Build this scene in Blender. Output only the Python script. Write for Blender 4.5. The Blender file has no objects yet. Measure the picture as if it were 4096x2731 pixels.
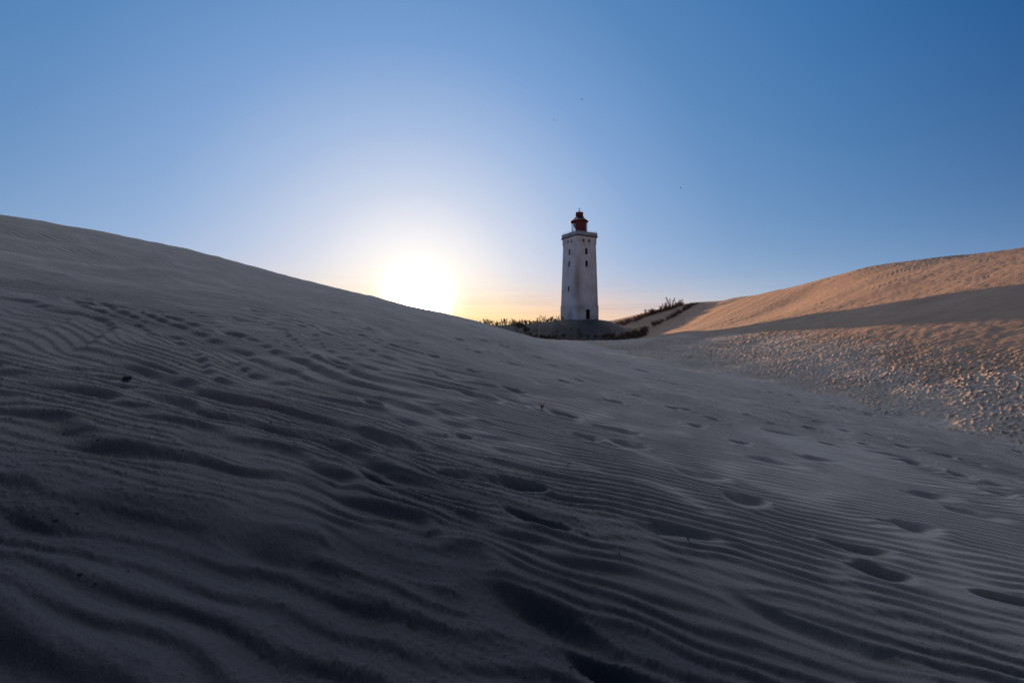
import bpy, bmesh, math, random
import numpy as np
from mathutils import Vector, Matrix

SC = bpy.context.scene
COL = SC.collection
R = math.radians
rng = np.random.default_rng(7)
random.seed(11)

SUN_AZ = R(-11.6)          # measured from +Y towards +X
SUN_EL = R(3.95)
SUN = Vector((math.sin(SUN_AZ)*math.cos(SUN_EL), math.cos(SUN_AZ)*math.cos(SUN_EL), math.sin(SUN_EL)))

# ------------------------------------------------------------------ noise tiles
def spec_tile(n, fn, seed):
    """periodic real noise tile with the amplitude spectrum fn(fx, fy), unit rms"""
    g = np.random.default_rng(seed)
    w = np.fft.fft2(g.standard_normal((n, n)))
    f = np.fft.fftfreq(n)*n
    fy, fx = np.meshgrid(f, f, indexing='ij')
    a = fn(fx, fy)
    t = np.fft.ifft2(w*a).real
    return (t/t.std()).astype(np.float32)

def fbm_amp(lo, hi, p):
    def fn(fx, fy):
        k = np.sqrt(fx*fx+fy*fy); k[0, 0] = 1
        a = k**(-p); a[(k < lo) | (k > hi)] = 0
        return a
    return fn

def sample(t, x, y, size):
    n = t.shape[0]
    u = (x/size*n) % n; v = (y/size*n) % n
    i = np.floor(u).astype(np.int64); j = np.floor(v).astype(np.int64)
    fu = (u-i).astype(np.float32); fv = (v-j).astype(np.float32)
    i %= n; j %= n; i1 = (i+1) % n; j1 = (j+1) % n
    return (t[j, i]*(1-fu)*(1-fv)+t[j, i1]*fu*(1-fv)+t[j1, i]*(1-fu)*fv+t[j1, i1]*fu*fv)

T_LOW = spec_tile(256, fbm_amp(1, 10, 1.6), 1)       # broad undulation
T_MID = spec_tile(512, fbm_amp(4, 60, 1.2), 2)
T_FINE = spec_tile(1024, fbm_amp(40, 420, 0.7), 3)   # crumbs

def ripple_tile(n, kmean, kspread, ang, seed):
    """complex analytic signal: phase gives wind ripples whose crests fork and end"""
    g = np.random.default_rng(seed)
    w = np.fft.fft2(g.standard_normal((n, n)))
    f = np.fft.fftfreq(n)*n
    fy, fx = np.meshgrid(f, f, indexing='ij')
    k = np.sqrt(fx*fx+fy*fy)+1e-6
    th = np.arctan2(fx, fy)
    a = np.exp(-((k-kmean)/kspread)**2/2)*np.exp(-(th/ang)**2/2)
    a[fy <= 0] = 0
    t = np.fft.ifft2(w*a)
    t /= np.sqrt((np.abs(t)**2).mean())
    return t.real.astype(np.float32), t.imag.astype(np.float32)

RIP_N, RIP_K = 2048, 120
RIP_R, RIP_I = ripple_tile(RIP_N, RIP_K, 7, 0.055, 4)
MES_R, MES_I = ripple_tile(512, 24, 7, 0.34, 5)

def ripple(x, y, lam, tr=RIP_R, ti=RIP_I, k=RIP_K, skew=0.5):
    size = lam*k
    a = sample(tr, x, y, size); b = sample(ti, x, y, size)
    m = np.sqrt(a*a+b*b)
    ph = np.arctan2(b, a)
    amp = np.clip(m*1.3, 0, 1)**0.6
    # asymmetric: short steep wall towards -y, long gentle back
    s = skew
    w = np.sin(ph)+s*np.sin(2*ph)/2+s*s*np.sin(3*ph)/3+s**3*np.sin(4*ph)/4
    return (w*amp).astype(np.float32)

# trampled sand: a tile crowded with footprints
def trample_tile(n, size, count, seed):
    g = np.random.default_rng(seed)
    t = np.zeros((n, n), np.float32)
    px = n/size
    h = int(0.55*px)
    yy, xx = np.mgrid[-h:h+1, -h:h+1]/px
    for _ in range(count):
        cx, cy = g.integers(0, n, 2)
        th = g.uniform(0, math.pi); L = g.uniform(.13, .24); W = g.uniform(.07, .13)
        a = xx*math.cos(th)+yy*math.sin(th); b = -xx*math.sin(th)+yy*math.cos(th)
        rho = np.sqrt((a/L)**2+(b/W)**2)
        d = -np.exp(-rho**3*1.1)*g.uniform(.5, 1.1)+0.5*np.exp(-((rho-1.45)/.42)**2)*g.uniform(.4, 1.2)
        ii = (np.arange(-h, h+1)+cy) % n; jj = (np.arange(-h, h+1)+cx) % n
        old = t[np.ix_(ii, jj)]
        t[np.ix_(ii, jj)] = old*(1-.55*np.exp(-rho**2))+d*.9
    return (t-t.mean())/t.std()
TR = trample_tile(1024, 20.0, 3600, 6)
_f = np.fft.fftfreq(1024)*1024
TR = np.fft.ifft2(np.fft.fft2(TR)*np.exp(-(_f[:, None]**2+_f[None, :]**2)/(2*85.0**2))).real
TR = (TR/TR.std()).astype(np.float32)

# ------------------------------------------------------------------ base terrain
CREST = [(-1.45, .30, 14), (-1.125, .259, 15.5), (-.86, .222, 17.5), (-.65, .168, 20), (-.455, .113, 22.5), (-.31, .080, 25),
         (-.246, .066, 26.5), (-.17, .047, 29), (-.09, .026, 33), (-.015, .0085, 38), (.06, -.005, 43)]
CTRL = []
for u, v, Y in CREST:
    v -= .0085*min(1, max(.45, (Y-12)/8))
    x, y, z = u*Y, Y, v*Y
    CTRL.append((x, y, z))
    CTRL.append((x-5.0, y+4.0, z-.35-.12*max(z, 0)))
    CTRL.append((x-15, y+11, z-2.3-.25*max(z, 0)))
CTRL += [
 # dune face under and around the camera
 (0, 0, -1.5), (0, 3, -1.29), (-2, 3, -.85), (2, 3, -1.62), (0, 8, -.92), (-4, 8, .02), (4, 8, -1.65), (0, 15, -.42),
 (-6, 14, 1.05), (6, 14, -1.75), (-10, 10, 1.6), (6.6, 6.4, -2.0), (11, 10, -2.7), (3, 25, -.65), (6, 33, -1.25), (8, 38, -1.45),
 (0, -6, -1.95), (-6, -4, -.5), (6, -4, -2.6), (-14, 2, 2.2), (-20, -6, 2.9), (-10, -14, -.1), (-22, -20, 1.8), (0, -18, -2.8), (10, -14, -3.9), (12, 3, -3.2),
 (0, -45, -3.5), (-30, -45, 1), (20, -50, -3.5),
 (-32, 5, 4.5), (-40, -20, 4), (-45, 20, 2),
 # foot of the dune, where its shadow ends on the valley floor
 (17.5, 5, -3.85), (18, -8, -4),
 (13.9, 14.1, -2.98), (12.1, 23, -2.35), (10.3, 31.6, -1.74), (7.6, 45, -1.0), (2.5, 60, -1.3), (8, 60, -1.45), (14.9, 77, -1.3), (5, 80, -1.1), (12, 60, -1.5), (-8, 80, -.9), (-10, 60, -1), (-25, 70, -1.2), 
 (18.4, 14.1, -2.66), (17.6, 18, -2.57), (16.8, 22, -2.47), (15.95, 26, -2.36), (15.15, 30, -2.26), (13.5, 38, -2.02), (12.1, 45, -1.82), (20.9, 14.1, -1.95), (16.0, 38, -1.85), (14, 50, -1.68), (15, 70, -1.35), (18, 38, -1.35), (18.3, 30, -1.55),
 (19.5, 22, -1.72), (21, 18.7, -1.50), (24, 8, -1.3), (26, -8, -1.5),
 # flank of the right dune
 (18.5, 59.7, -.8), (22.4, 40.8, -.02), (23.7, 34.3, .18), (26, 23, .5), (25.1, 63, 0.0), (27, 53.9, .7), (29.8, 40.2, 2.0), (32.2, 28.6, 3.05),
 (30, 10, 1.2), (33, -10, 1.5), (36, 46, 4.5), (38, 60, 4.3), (35, 75, 2.9), (40, 30, 5.9), (44, 10, 6),
 (30, 80, .7), (24, 85, -1.1), (27, 91, -.7), (33.6, 100, 2.2), (38, 97, 3.9),
 # crest of the right dune
 (43.8, 112, 7.4), (45.7, 95, 7.2), (45.5, 80, 7.3), (45.8, 69, 7.9), (46.2, 60, 8.6), (48.5, 52, 8.6), (51.8, 46, 8.55), (57, 38, 8.4), (60, 20, 8.2), (62, -10, 8),
 (60, 100, 6.3), (60, 75, 6.5), (62, 55, 7.2), (80, 60, 3), (85, 20, 3), (80, 110, 3),
 # far ridge and back land
 (26.5, 118, 3.1), (36, 118, 5.7), (20, 112, 1.0), (0, 112, .8), (-20, 112, .8), (-40, 100, 0), (0, 140, 0), (30, 145, 2), (60, 150, 2), (-60, 60, -1), (-60, 140, -1),
 (0, 200, -1), (80, 200, 0), (-80, 200, -1), (130, 100, 0), (130, 0, 0), (-110, 0, 0), (-100, -80, 0), (0, -120, -1), (100, -100, 1), (50, -60, 3), (25, -60, -2),
]
for _y in (11, 14.1, 17, 20, 23.3, 27, 31.6, 38, 45):
    _x = 15.9+(14.1-_y)*.2048
    _py = 440-(1025-(512+455*_x/_y))*.2217
    CTRL.append((_x, _y, (332.5-_py)/455*_y-.08))
CT = np.array(CTRL, float)
def _k(r2):
    return 0.5*r2*np.log(r2+1e-9)
def tps_fit(P, lam=0.02):
    n = len(P)
    d2 = ((P[:, None, :2]-P[None, :, :2])**2).sum(-1)
    K = _k(d2)+lam*np.eye(n)*20
    Q = np.c_[np.ones(n), P[:, :2]]
    A = np.block([[K, Q], [Q.T, np.zeros((3, 3))]])
    return np.linalg.solve(A, np.r_[P[:, 2], 0, 0, 0])
TW = tps_fit(CT)
def tps(x, y):
    out = TW[-3]+TW[-2]*x+TW[-1]*y
    for (px, py, _), w in zip(CTRL, TW[:-3]):
        out += w*_k((x-px)**2+(y-py)**2)
    return out

def ss(a, b, x):
    t = np.clip((x-a)/(b-a), 0, 1)
    return t*t*(3-2*t)

LH = (14.6, 98.7)       # lighthouse axis
def base_h(x, y):
    x = np.asarray(x, float); y = np.asarray(y, float)
    r = np.hypot(x, y)
    z = tps(x, y)
    far = ss(150, 230, r)
    z = z*(1-far)+(-1.5)*far
    # low terrace left of the lighthouse
    m = ss(88, 97, y-.05*(x+10))*(1-ss(108, 125, y))*(1-ss(12, 22, x))*ss(-60, -25, x)
    z = z*(1-m)+np.maximum(z, 1.78+.06*np.sin(x*.35)+.35*ss(5, 10, x))*m
    # mound that carries the lighthouse
    dx = x-LH[0]; dy = y-LH[1]
    d = np.hypot(dx*np.where(dx > 0, .86, .95), dy*1.05)*(1+.06*np.sin(np.arctan2(dy, dx)*3+1))
    top = 2.78-.35*ss(3.2, 7, d)
    mm = 1-ss(5.0, 12.5, d)
    z = np.where(mm > 0, z*(1-mm)+np.maximum(z, top)*mm, z)
    return z

# ------------------------------------------------------------------ footprints (x, y, length, width, depth, heading)
DENTS = []
#DENTS_BEGIN
DENTS = [
 (-6.17, 6.64, 0.285, 0.17, 0.063, -0.19), (-5.99, 6.82, 0.195, 0.151, 0.055, -0.18), (-5.28, 9.58, 0.308, 0.17, 0.066, -0.3), (-4.15, 6.88, 0.221, 0.156, 0.057, -0.12), (-2.56, 6.84, 0.294, 0.17, 0.064, -0.26),
 (-2.3, 6.9, 0.197, 0.17, 0.055, -0.21), (-1.58, 5.38, 0.184, 0.16, 0.053, -0.21), (-1.07, 12.3, 0.282, 0.17, 0.063, -0.28), (-0.44, 7.0, 0.375, 0.17, 0.073, -0.11), (0.1, 7.24, 0.362, 0.17, 0.071, -0.14),
 (0.01, 7.98, 0.274, 0.17, 0.062, -0.3), (0.82, 7.04, 0.242, 0.17, 0.059, -0.18), (1.91, 8.74, 0.225, 0.17, 0.058, -0.31), (2.75, 10.14, 0.232, 0.17, 0.058, -0.21), (1.01, 5.92, 0.239, 0.17, 0.059, -0.11),
 (1.46, 5.88, 0.256, 0.17, 0.061, -0.1), (1.55, 6.66, 0.405, 0.17, 0.075, -0.13), (3.84, 8.64, 0.247, 0.17, 0.06, -0.1), (3.14, 7.84, 0.168, 0.147, 0.052, -0.3), (-0.78, 8.96, 0.244, 0.17, 0.059, -0.27),
 (-1.17, 7.84, 0.213, 0.17, 0.056, -0.22), (-1.68, 9.72, 0.209, 0.17, 0.056, -0.25), (-2.35, 10.86, 0.233, 0.17, 0.058, -0.23), (0.04, 11.44, 0.262, 0.17, 0.061, -0.18), (-0.45, 13.12, 0.263, 0.17, 0.061, -0.1),
 (-0.91, 12.46, 0.25, 0.17, 0.06, -0.1), (1.12, 10.3, 0.236, 0.17, 0.059, -0.08), (1.72, 11.34, 0.227, 0.17, 0.058, -0.28), (2.12, 5.1, 0.349, 0.17, 0.07, -0.09), (2.32, 4.52, 0.239, 0.17, 0.059, -0.18),
 (3.5, 6.22, 0.4, 0.17, 0.075, -0.27), (4.42, 6.66, 0.333, 0.17, 0.068, -0.18), (3.22, 9.12, 0.17, 0.128, 0.052, -0.3), (3.46, 9.18, 0.171, 0.149, 0.052, -0.08), (3.54, 7.06, 0.162, 0.116, 0.051, -0.13),
 (5.05, 9.8, 0.28, 0.17, 0.063, -0.28), (5.23, 9.2, 0.395, 0.17, 0.074, -0.14), (4.97, 8.32, 0.369, 0.17, 0.072, -0.31), (6.17, 9.5, 0.204, 0.168, 0.055, -0.31), (6.24, 7.64, 0.464, 0.17, 0.075, -0.24),
 (6.24, 7.18, 0.282, 0.17, 0.063, -0.08), (6.36, 7.0, 0.275, 0.17, 0.063, -0.08), (6.32, 8.54, 0.244, 0.17, 0.059, -0.3), (6.46, 8.42, 0.241, 0.17, 0.059, -0.31), (5.47, 7.84, 0.168, 0.124, 0.052, -0.22),
 (6.61, 6.46, 0.347, 0.17, 0.07, -0.28), (6.35, 5.98, 0.242, 0.17, 0.059, -0.11), (5.0, 5.48, 0.324, 0.17, 0.067, -0.09), (5.05, 4.98, 0.31, 0.17, 0.066, -0.23), (2.78, 3.7, 0.265, 0.12, 0.061, -0.2),
 (2.6, 3.3, 0.236, 0.113, 0.059, -0.18), (1.29, 3.5, 0.327, 0.13, 0.068, -0.17), (3.75, 4.34, 0.256, 0.17, 0.061, -0.2), (3.43, 3.16, 0.216, 0.098, 0.057, -0.15), (-6.39, 12.46, 0.232, 0.17, 0.058, -0.25),
 (-6.1, 12.54, 0.233, 0.17, 0.058, -0.19), (-5.58, 12.26, 0.228, 0.17, 0.058, -0.32), (-5.16, 12.08, 0.207, 0.162, 0.056, -0.18), (-4.83, 12.28, 0.211, 0.148, 0.056, -0.17), (-4.14, 11.5, 0.197, 0.163, 0.055, -0.31),
 (-3.41, 10.92, 0.203, 0.168, 0.055, -0.21), (-3.19, 9.64, 0.179, 0.15, 0.053, -0.24), (-2.47, 9.52, 0.177, 0.149, 0.053, -0.14), (-6.2, 11.24, 0.193, 0.136, 0.054, -0.31), (-1.58, 14.26, 0.224, 0.17, 0.057, -0.09),
 (-0.96, 15.22, 0.239, 0.17, 0.059, -0.21), (-0.23, 14.88, 0.234, 0.17, 0.058, -0.24), (0.73, 14.2, 0.223, 0.17, 0.057, -0.24), (1.18, 13.14, 0.207, 0.16, 0.056, -0.18), (-0.86, 5.78, 0.395, 0.17, 0.075, -0.23),
 (-0.54, 4.88, 0.121, 0.104, 0.047, -0.31), (0.05, 3.8, 0.236, 0.111, 0.059, -0.14), (4.41, 26.52, 0.379, 0.17, 0.073, -0.27), (4.36, 21.28, 0.304, 0.17, 0.065, -0.26), (4.33, 18.56, 0.292, 0.17, 0.064, -0.22),
 (4.92, 16.92, 0.29, 0.17, 0.064, -0.3), (4.87, 14.8, 0.254, 0.17, 0.06, -0.24), (5.3, 14.44, 0.248, 0.17, 0.06, -0.21), (5.55, 13.06, 0.224, 0.17, 0.057, -0.28), (8.41, 18.16, 0.26, 0.17, 0.061, -0.16),
 (6.65, 13.8, 0.257, 0.17, 0.061, -0.21), (6.65, 12.32, 0.229, 0.17, 0.058, -0.29), (7.02, 11.4, 0.245, 0.17, 0.059, -0.27), (7.27, 10.8, 0.263, 0.17, 0.061, -0.12), (7.3, 10.12, 0.246, 0.17, 0.06, -0.25),
 (7.88, 9.88, 0.254, 0.17, 0.06, -0.17), (7.75, 9.06, 0.233, 0.17, 0.058, -0.24), (8.19, 8.7, 0.249, 0.17, 0.06, -0.25), (8.57, 8.5, 0.243, 0.17, 0.059, -0.25), (7.68, 7.14, 0.255, 0.17, 0.061, -0.22),
 (6.54, 6.68, 0.215, 0.169, 0.056, -0.22), (-2.24, 3.24, 0.353, -0.219, 0.043, -0.1), (-1.29, 2.34, 0.336, -0.202, 0.042, -0.05), (-0.7, 2.38, 0.314, -0.189, 0.041, -0.2), (0.24, 2.22, 0.484, 0.165, 0.069, -0.5),
 (1.68, 2.5, 0.474, 0.142, 0.068, -0.5), (0.2, 3.28, 0.282, 0.099, 0.057, -0.3), (0.42, 1.96, 0.27, 0.108, 0.056, -0.3), (-3.57, 4.52, 0.389, 0.136, 0.063, -0.1), (-1.02, 3.36, 0.289, 0.101, 0.057, -0.3),
 (12.86, 24.45, 0.263, 0.216, 0.055, -0.24), (12.69, 25.03, 0.261, 0.171, 0.05, 0.0), (13.4, 19.43, 0.191, 0.125, 0.036, -0.15), (15.73, 12.1, 0.247, 0.151, 0.053, -0.08), (9.21, 24.52, 0.219, 0.132, 0.05, -0.4),
 (13.8, 12.35, 0.23, 0.168, 0.043, 0.06), (14.5, 18.44, 0.253, 0.182, 0.051, -0.29), (14.46, 10.35, 0.214, 0.172, 0.038, -0.02), (11.56, 24.47, 0.151, 0.114, 0.052, -0.47), (12.93, 11.79, 0.182, 0.133, 0.043, -0.22),
 (12.82, 21.64, 0.165, 0.104, 0.036, 0.08), (13.24, 23.16, 0.16, 0.116, 0.041, -0.31), (14.69, 13.35, 0.193, 0.125, 0.042, -0.43), (13.31, 17.33, 0.236, 0.164, 0.037, -0.39), (13.32, 13.78, 0.196, 0.157, 0.047, -0.24),
 (14.02, 13.76, 0.21, 0.163, 0.043, -0.08), (14.73, 15.49, 0.233, 0.144, 0.043, -0.24), (10.42, 23.65, 0.262, 0.182, 0.053, -0.03), (15.71, 11.61, 0.248, 0.19, 0.053, -0.02), (13.74, 19.52, 0.238, 0.176, 0.037, -0.15),
 (14.28, 6.6, 0.155, 0.097, 0.037, 0.03), (12.96, 9.99, 0.153, 0.124, 0.037, 0.01), (11.17, 19.63, 0.219, 0.176, 0.036, -0.04), (11.16, 16.47, 0.236, 0.148, 0.05, 0.06), (16.34, 7.69, 0.249, 0.165, 0.039, -0.35),
 (11.66, 18.51, 0.24, 0.168, 0.042, -0.26), (15.66, 13.33, 0.21, 0.177, 0.043, -0.05), (15.56, 9.63, 0.233, 0.184, 0.048, -0.19), (13.0, 15.93, 0.168, 0.105, 0.05, 0.05), (12.12, 16.59, 0.203, 0.158, 0.039, -0.34),
 (15.42, 10.38, 0.178, 0.137, 0.054, -0.32), (14.06, 20.25, 0.2, 0.162, 0.047, -0.34), (13.3, 10.74, 0.196, 0.126, 0.042, -0.31), (13.2, 21.6, 0.167, 0.142, 0.045, -0.14), (12.72, 15.63, 0.217, 0.156, 0.049, 0.01),
 (12.74, 14.31, 0.238, 0.2, 0.044, -0.36), (16.25, 11.08, 0.265, 0.216, 0.04, -0.39), (13.59, 11.54, 0.172, 0.134, 0.052, 0.04), (14.38, 11.47, 0.201, 0.157, 0.037, -0.44), (13.1, 22.76, 0.185, 0.128, 0.047, -0.09),
 (16.63, 6.63, 0.208, 0.136, 0.047, 0.07), (13.07, 14.12, 0.215, 0.136, 0.04, -0.1), (12.55, 8.69, 0.162, 0.135, 0.042, -0.04), (11.7, 21.27, 0.185, 0.143, 0.048, -0.02), (15.45, 11.68, 0.231, 0.169, 0.037, -0.2),
 (10.84, 13.37, 0.236, 0.182, 0.046, -0.39), (14.34, 19.09, 0.257, 0.196, 0.037, 0.06), (16.28, 9.26, 0.19, 0.148, 0.047, -0.17), (13.43, 19.13, 0.171, 0.106, 0.049, -0.05), (13.99, 17.09, 0.239, 0.165, 0.04, -0.27),
 (10.65, 23.51, 0.18, 0.142, 0.042, -0.3), (14.36, 14.37, 0.215, 0.17, 0.042, 0.01), (16.34, 8.69, 0.164, 0.13, 0.05, -0.39), (14.9, 10.19, 0.2, 0.157, 0.051, -0.05), (12.95, 18.04, 0.173, 0.127, 0.046, -0.38),
 (13.89, 11.38, 0.244, 0.148, 0.051, 0.03), (11.99, 25.01, 0.22, 0.167, 0.055, -0.09), (13.59, 12.34, 0.253, 0.183, 0.047, -0.06), (16.23, 6.55, 0.209, 0.153, 0.044, -0.38), (12.53, 16.83, 0.154, 0.112, 0.048, -0.23),
 (9.91, 17.54, 0.166, 0.133, 0.047, -0.47), (15.24, 13.52, 0.178, 0.11, 0.046, 0.06), (13.04, 12.8, 0.166, 0.135, 0.047, 0.06), (12.53, 20.46, 0.239, 0.164, 0.051, 0.06), (11.0, 23.3, 0.208, 0.131, 0.036, -0.45),
 (14.43, 10.41, 0.169, 0.123, 0.049, -0.18), (15.06, 14.73, 0.206, 0.162, 0.043, -0.39), (12.75, 24.04, 0.236, 0.164, 0.042, -0.18), (14.25, 18.13, 0.175, 0.139, 0.038, -0.22), (15.72, 10.31, 0.175, 0.113, 0.043, -0.4),
 (15.52, 7.04, 0.209, 0.128, 0.035, -0.23), (14.18, 14.45, 0.234, 0.144, 0.043, -0.26), (15.04, 7.02, 0.161, 0.116, 0.038, -0.13), (15.61, 13.25, 0.165, 0.101, 0.05, -0.33), (9.72, 21.86, 0.186, 0.123, 0.04, -0.01),
 (13.04, 18.77, 0.191, 0.119, 0.049, 0.08), (13.75, 18.05, 0.161, 0.103, 0.036, -0.47), (14.03, 19.26, 0.258, 0.168, 0.054, -0.21), (8.92, 22.17, 0.154, 0.104, 0.047, 0.07), (14.92, 8.21, 0.185, 0.15, 0.037, -0.27),
 (14.37, 13.02, 0.171, 0.134, 0.05, 0.0), (11.07, 17.29, 0.261, 0.18, 0.043, -0.36), (13.01, 21.7, 0.17, 0.133, 0.047, -0.07), (14.9, 14.04, 0.208, 0.133, 0.049, -0.49), (14.62, 15.61, 0.162, 0.107, 0.052, -0.11),
 (11.04, 23.63, 0.255, 0.181, 0.053, -0.06), (15.91, 13.01, 0.198, 0.166, 0.037, -0.16), (15.6, 8.65, 0.16, 0.122, 0.04, -0.47), (15.45, 9.48, 0.151, 0.1, 0.054, -0.37), (13.31, 17.47, 0.2, 0.159, 0.047, -0.03),
 (14.0, 16.94, 0.159, 0.129, 0.037, -0.49), (11.52, 25.35, 0.174, 0.143, 0.037, -0.22), (14.31, 10.84, 0.227, 0.179, 0.052, -0.29), (12.78, 18.26, 0.203, 0.128, 0.052, -0.14), (12.65, 22.39, 0.206, 0.161, 0.037, -0.29),
 (12.09, 15.95, 0.159, 0.117, 0.05, -0.25), (14.07, 19.14, 0.192, 0.163, 0.042, -0.24), (16.58, 8.14, 0.176, 0.113, 0.054, -0.06), (10.15, 23.56, 0.262, 0.192, 0.043, 0.07), (13.3, 24.11, 0.264, 0.19, 0.05, -0.26),
 (11.07, 25.95, 0.262, 0.169, 0.037, -0.07), (15.8, 12.24, 0.212, 0.161, 0.036, -0.05), (14.91, 11.88, 0.239, 0.188, 0.041, -0.44), (14.63, 12.34, 0.199, 0.123, 0.038, -0.04), (7.79, 20.16, 0.255, 0.177, 0.038, -0.31),
 (15.1, 15.53, 0.213, 0.157, 0.042, 0.01), (12.25, 12.06, 0.247, 0.166, 0.04, -0.02), (15.56, 6.7, 0.166, 0.121, 0.046, -0.4), (15.38, 7.48, 0.206, 0.174, 0.051, 0.09), (12.9, 7.18, 0.172, 0.104, 0.044, -0.3),
 (16.72, 7.5, 0.187, 0.124, 0.051, -0.25), (15.9, 11.58, 0.155, 0.11, 0.048, -0.09), (12.42, 24.29, 0.166, 0.131, 0.051, -0.19), (12.99, 22.7, 0.216, 0.145, 0.038, -0.49), (10.27, 19.04, 0.206, 0.158, 0.054, -0.01),
 (12.56, 18.25, 0.2, 0.146, 0.038, -0.39), (11.16, 19.83, 0.199, 0.137, 0.044, -0.02), (14.99, 15.32, 0.265, 0.169, 0.041, -0.19), (12.56, 14.53, 0.262, 0.197, 0.036, -0.16), (12.34, 17.22, 0.209, 0.14, 0.049, 0.05),
 (16.41, 8.5, 0.212, 0.174, 0.054, -0.11), (15.23, 10.3, 0.26, 0.168, 0.043, -0.0), (15.89, 12.67, 0.263, 0.179, 0.043, -0.33), (10.79, 9.06, 0.18, 0.152, 0.037, -0.36), (13.5, 10.4, 0.239, 0.194, 0.048, -0.01),
 (15.35, 6.6, 0.184, 0.154, 0.036, -0.34), (15.04, 15.92, 0.156, 0.103, 0.054, -0.41), (10.29, 24.16, 0.171, 0.145, 0.048, -0.11), (12.59, 9.27, 0.171, 0.111, 0.051, 0.02), (15.21, 7.45, 0.265, 0.195, 0.043, -0.44),]
#DENTS_END

def dent_field(x, y):
    out = np.zeros_like(x); mask = np.zeros_like(x)
    for cx, cy, L, W, D, th in DENTS:
        s = max(L, abs(W))*2.4; rev = W < 0; W = abs(W)
        idx = np.nonzero((np.abs(x-cx) < s) & (np.abs(y-cy) < s))
        if len(idx[0]) == 0:
            continue
        dx = x[idx]-cx; dy = y[idx]-cy
        a = (dx*math.cos(th)+dy*math.sin(th))/L
        b = (-dx*math.sin(th)+dy*math.cos(th))/W
        wob = sample(T_MID, x[idx]+cx*7, y[idx]+cy*5, 12*max(L, .12)/.2)
        a = a+.16*wob; b = b+.20*wob+.16*a*a-.05
        # steep wall on the seaward side, long ramp towards the viewer
        if rev: b = -b*.9
        b2 = np.where(b > 0, b*1.75, b*.68)
        rho = np.sqrt(a*a+b2*b2)
        hole = -np.clip(1-rho**1.8, 0, 1)**1.25*(.72+.45*np.tanh(2.2*b+.3))
        rim = .14*np.exp(-((rho-1.22)/.26)**2)*np.where(b < 0, .8, .5)
        out[idx] += D*((2.3+.9*min(1, max(0, (cy-6)/5))) if L < .3 else 1.25)*(hole+rim)
        mask[idx] = np.maximum(mask[idx], 1-ss(.85, 1.25, rho))
    return out, mask

def region(x, y):
    """soft masks: valley floor (trampled), right dune flank, left dune face"""
    w = .9*sample(T_MID, x, y, 60)
    edge = 15.9+(14.1-y)*.2048            # the line along which the dune shadow ends
    valley = ss(-1.0, 1.2, x-edge+w*.5)
    right = ss(-1.5, 2.5, x-(20.6+.04*(y-20))+w) * ss(-40, 0, y)
    return valley, right

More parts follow.
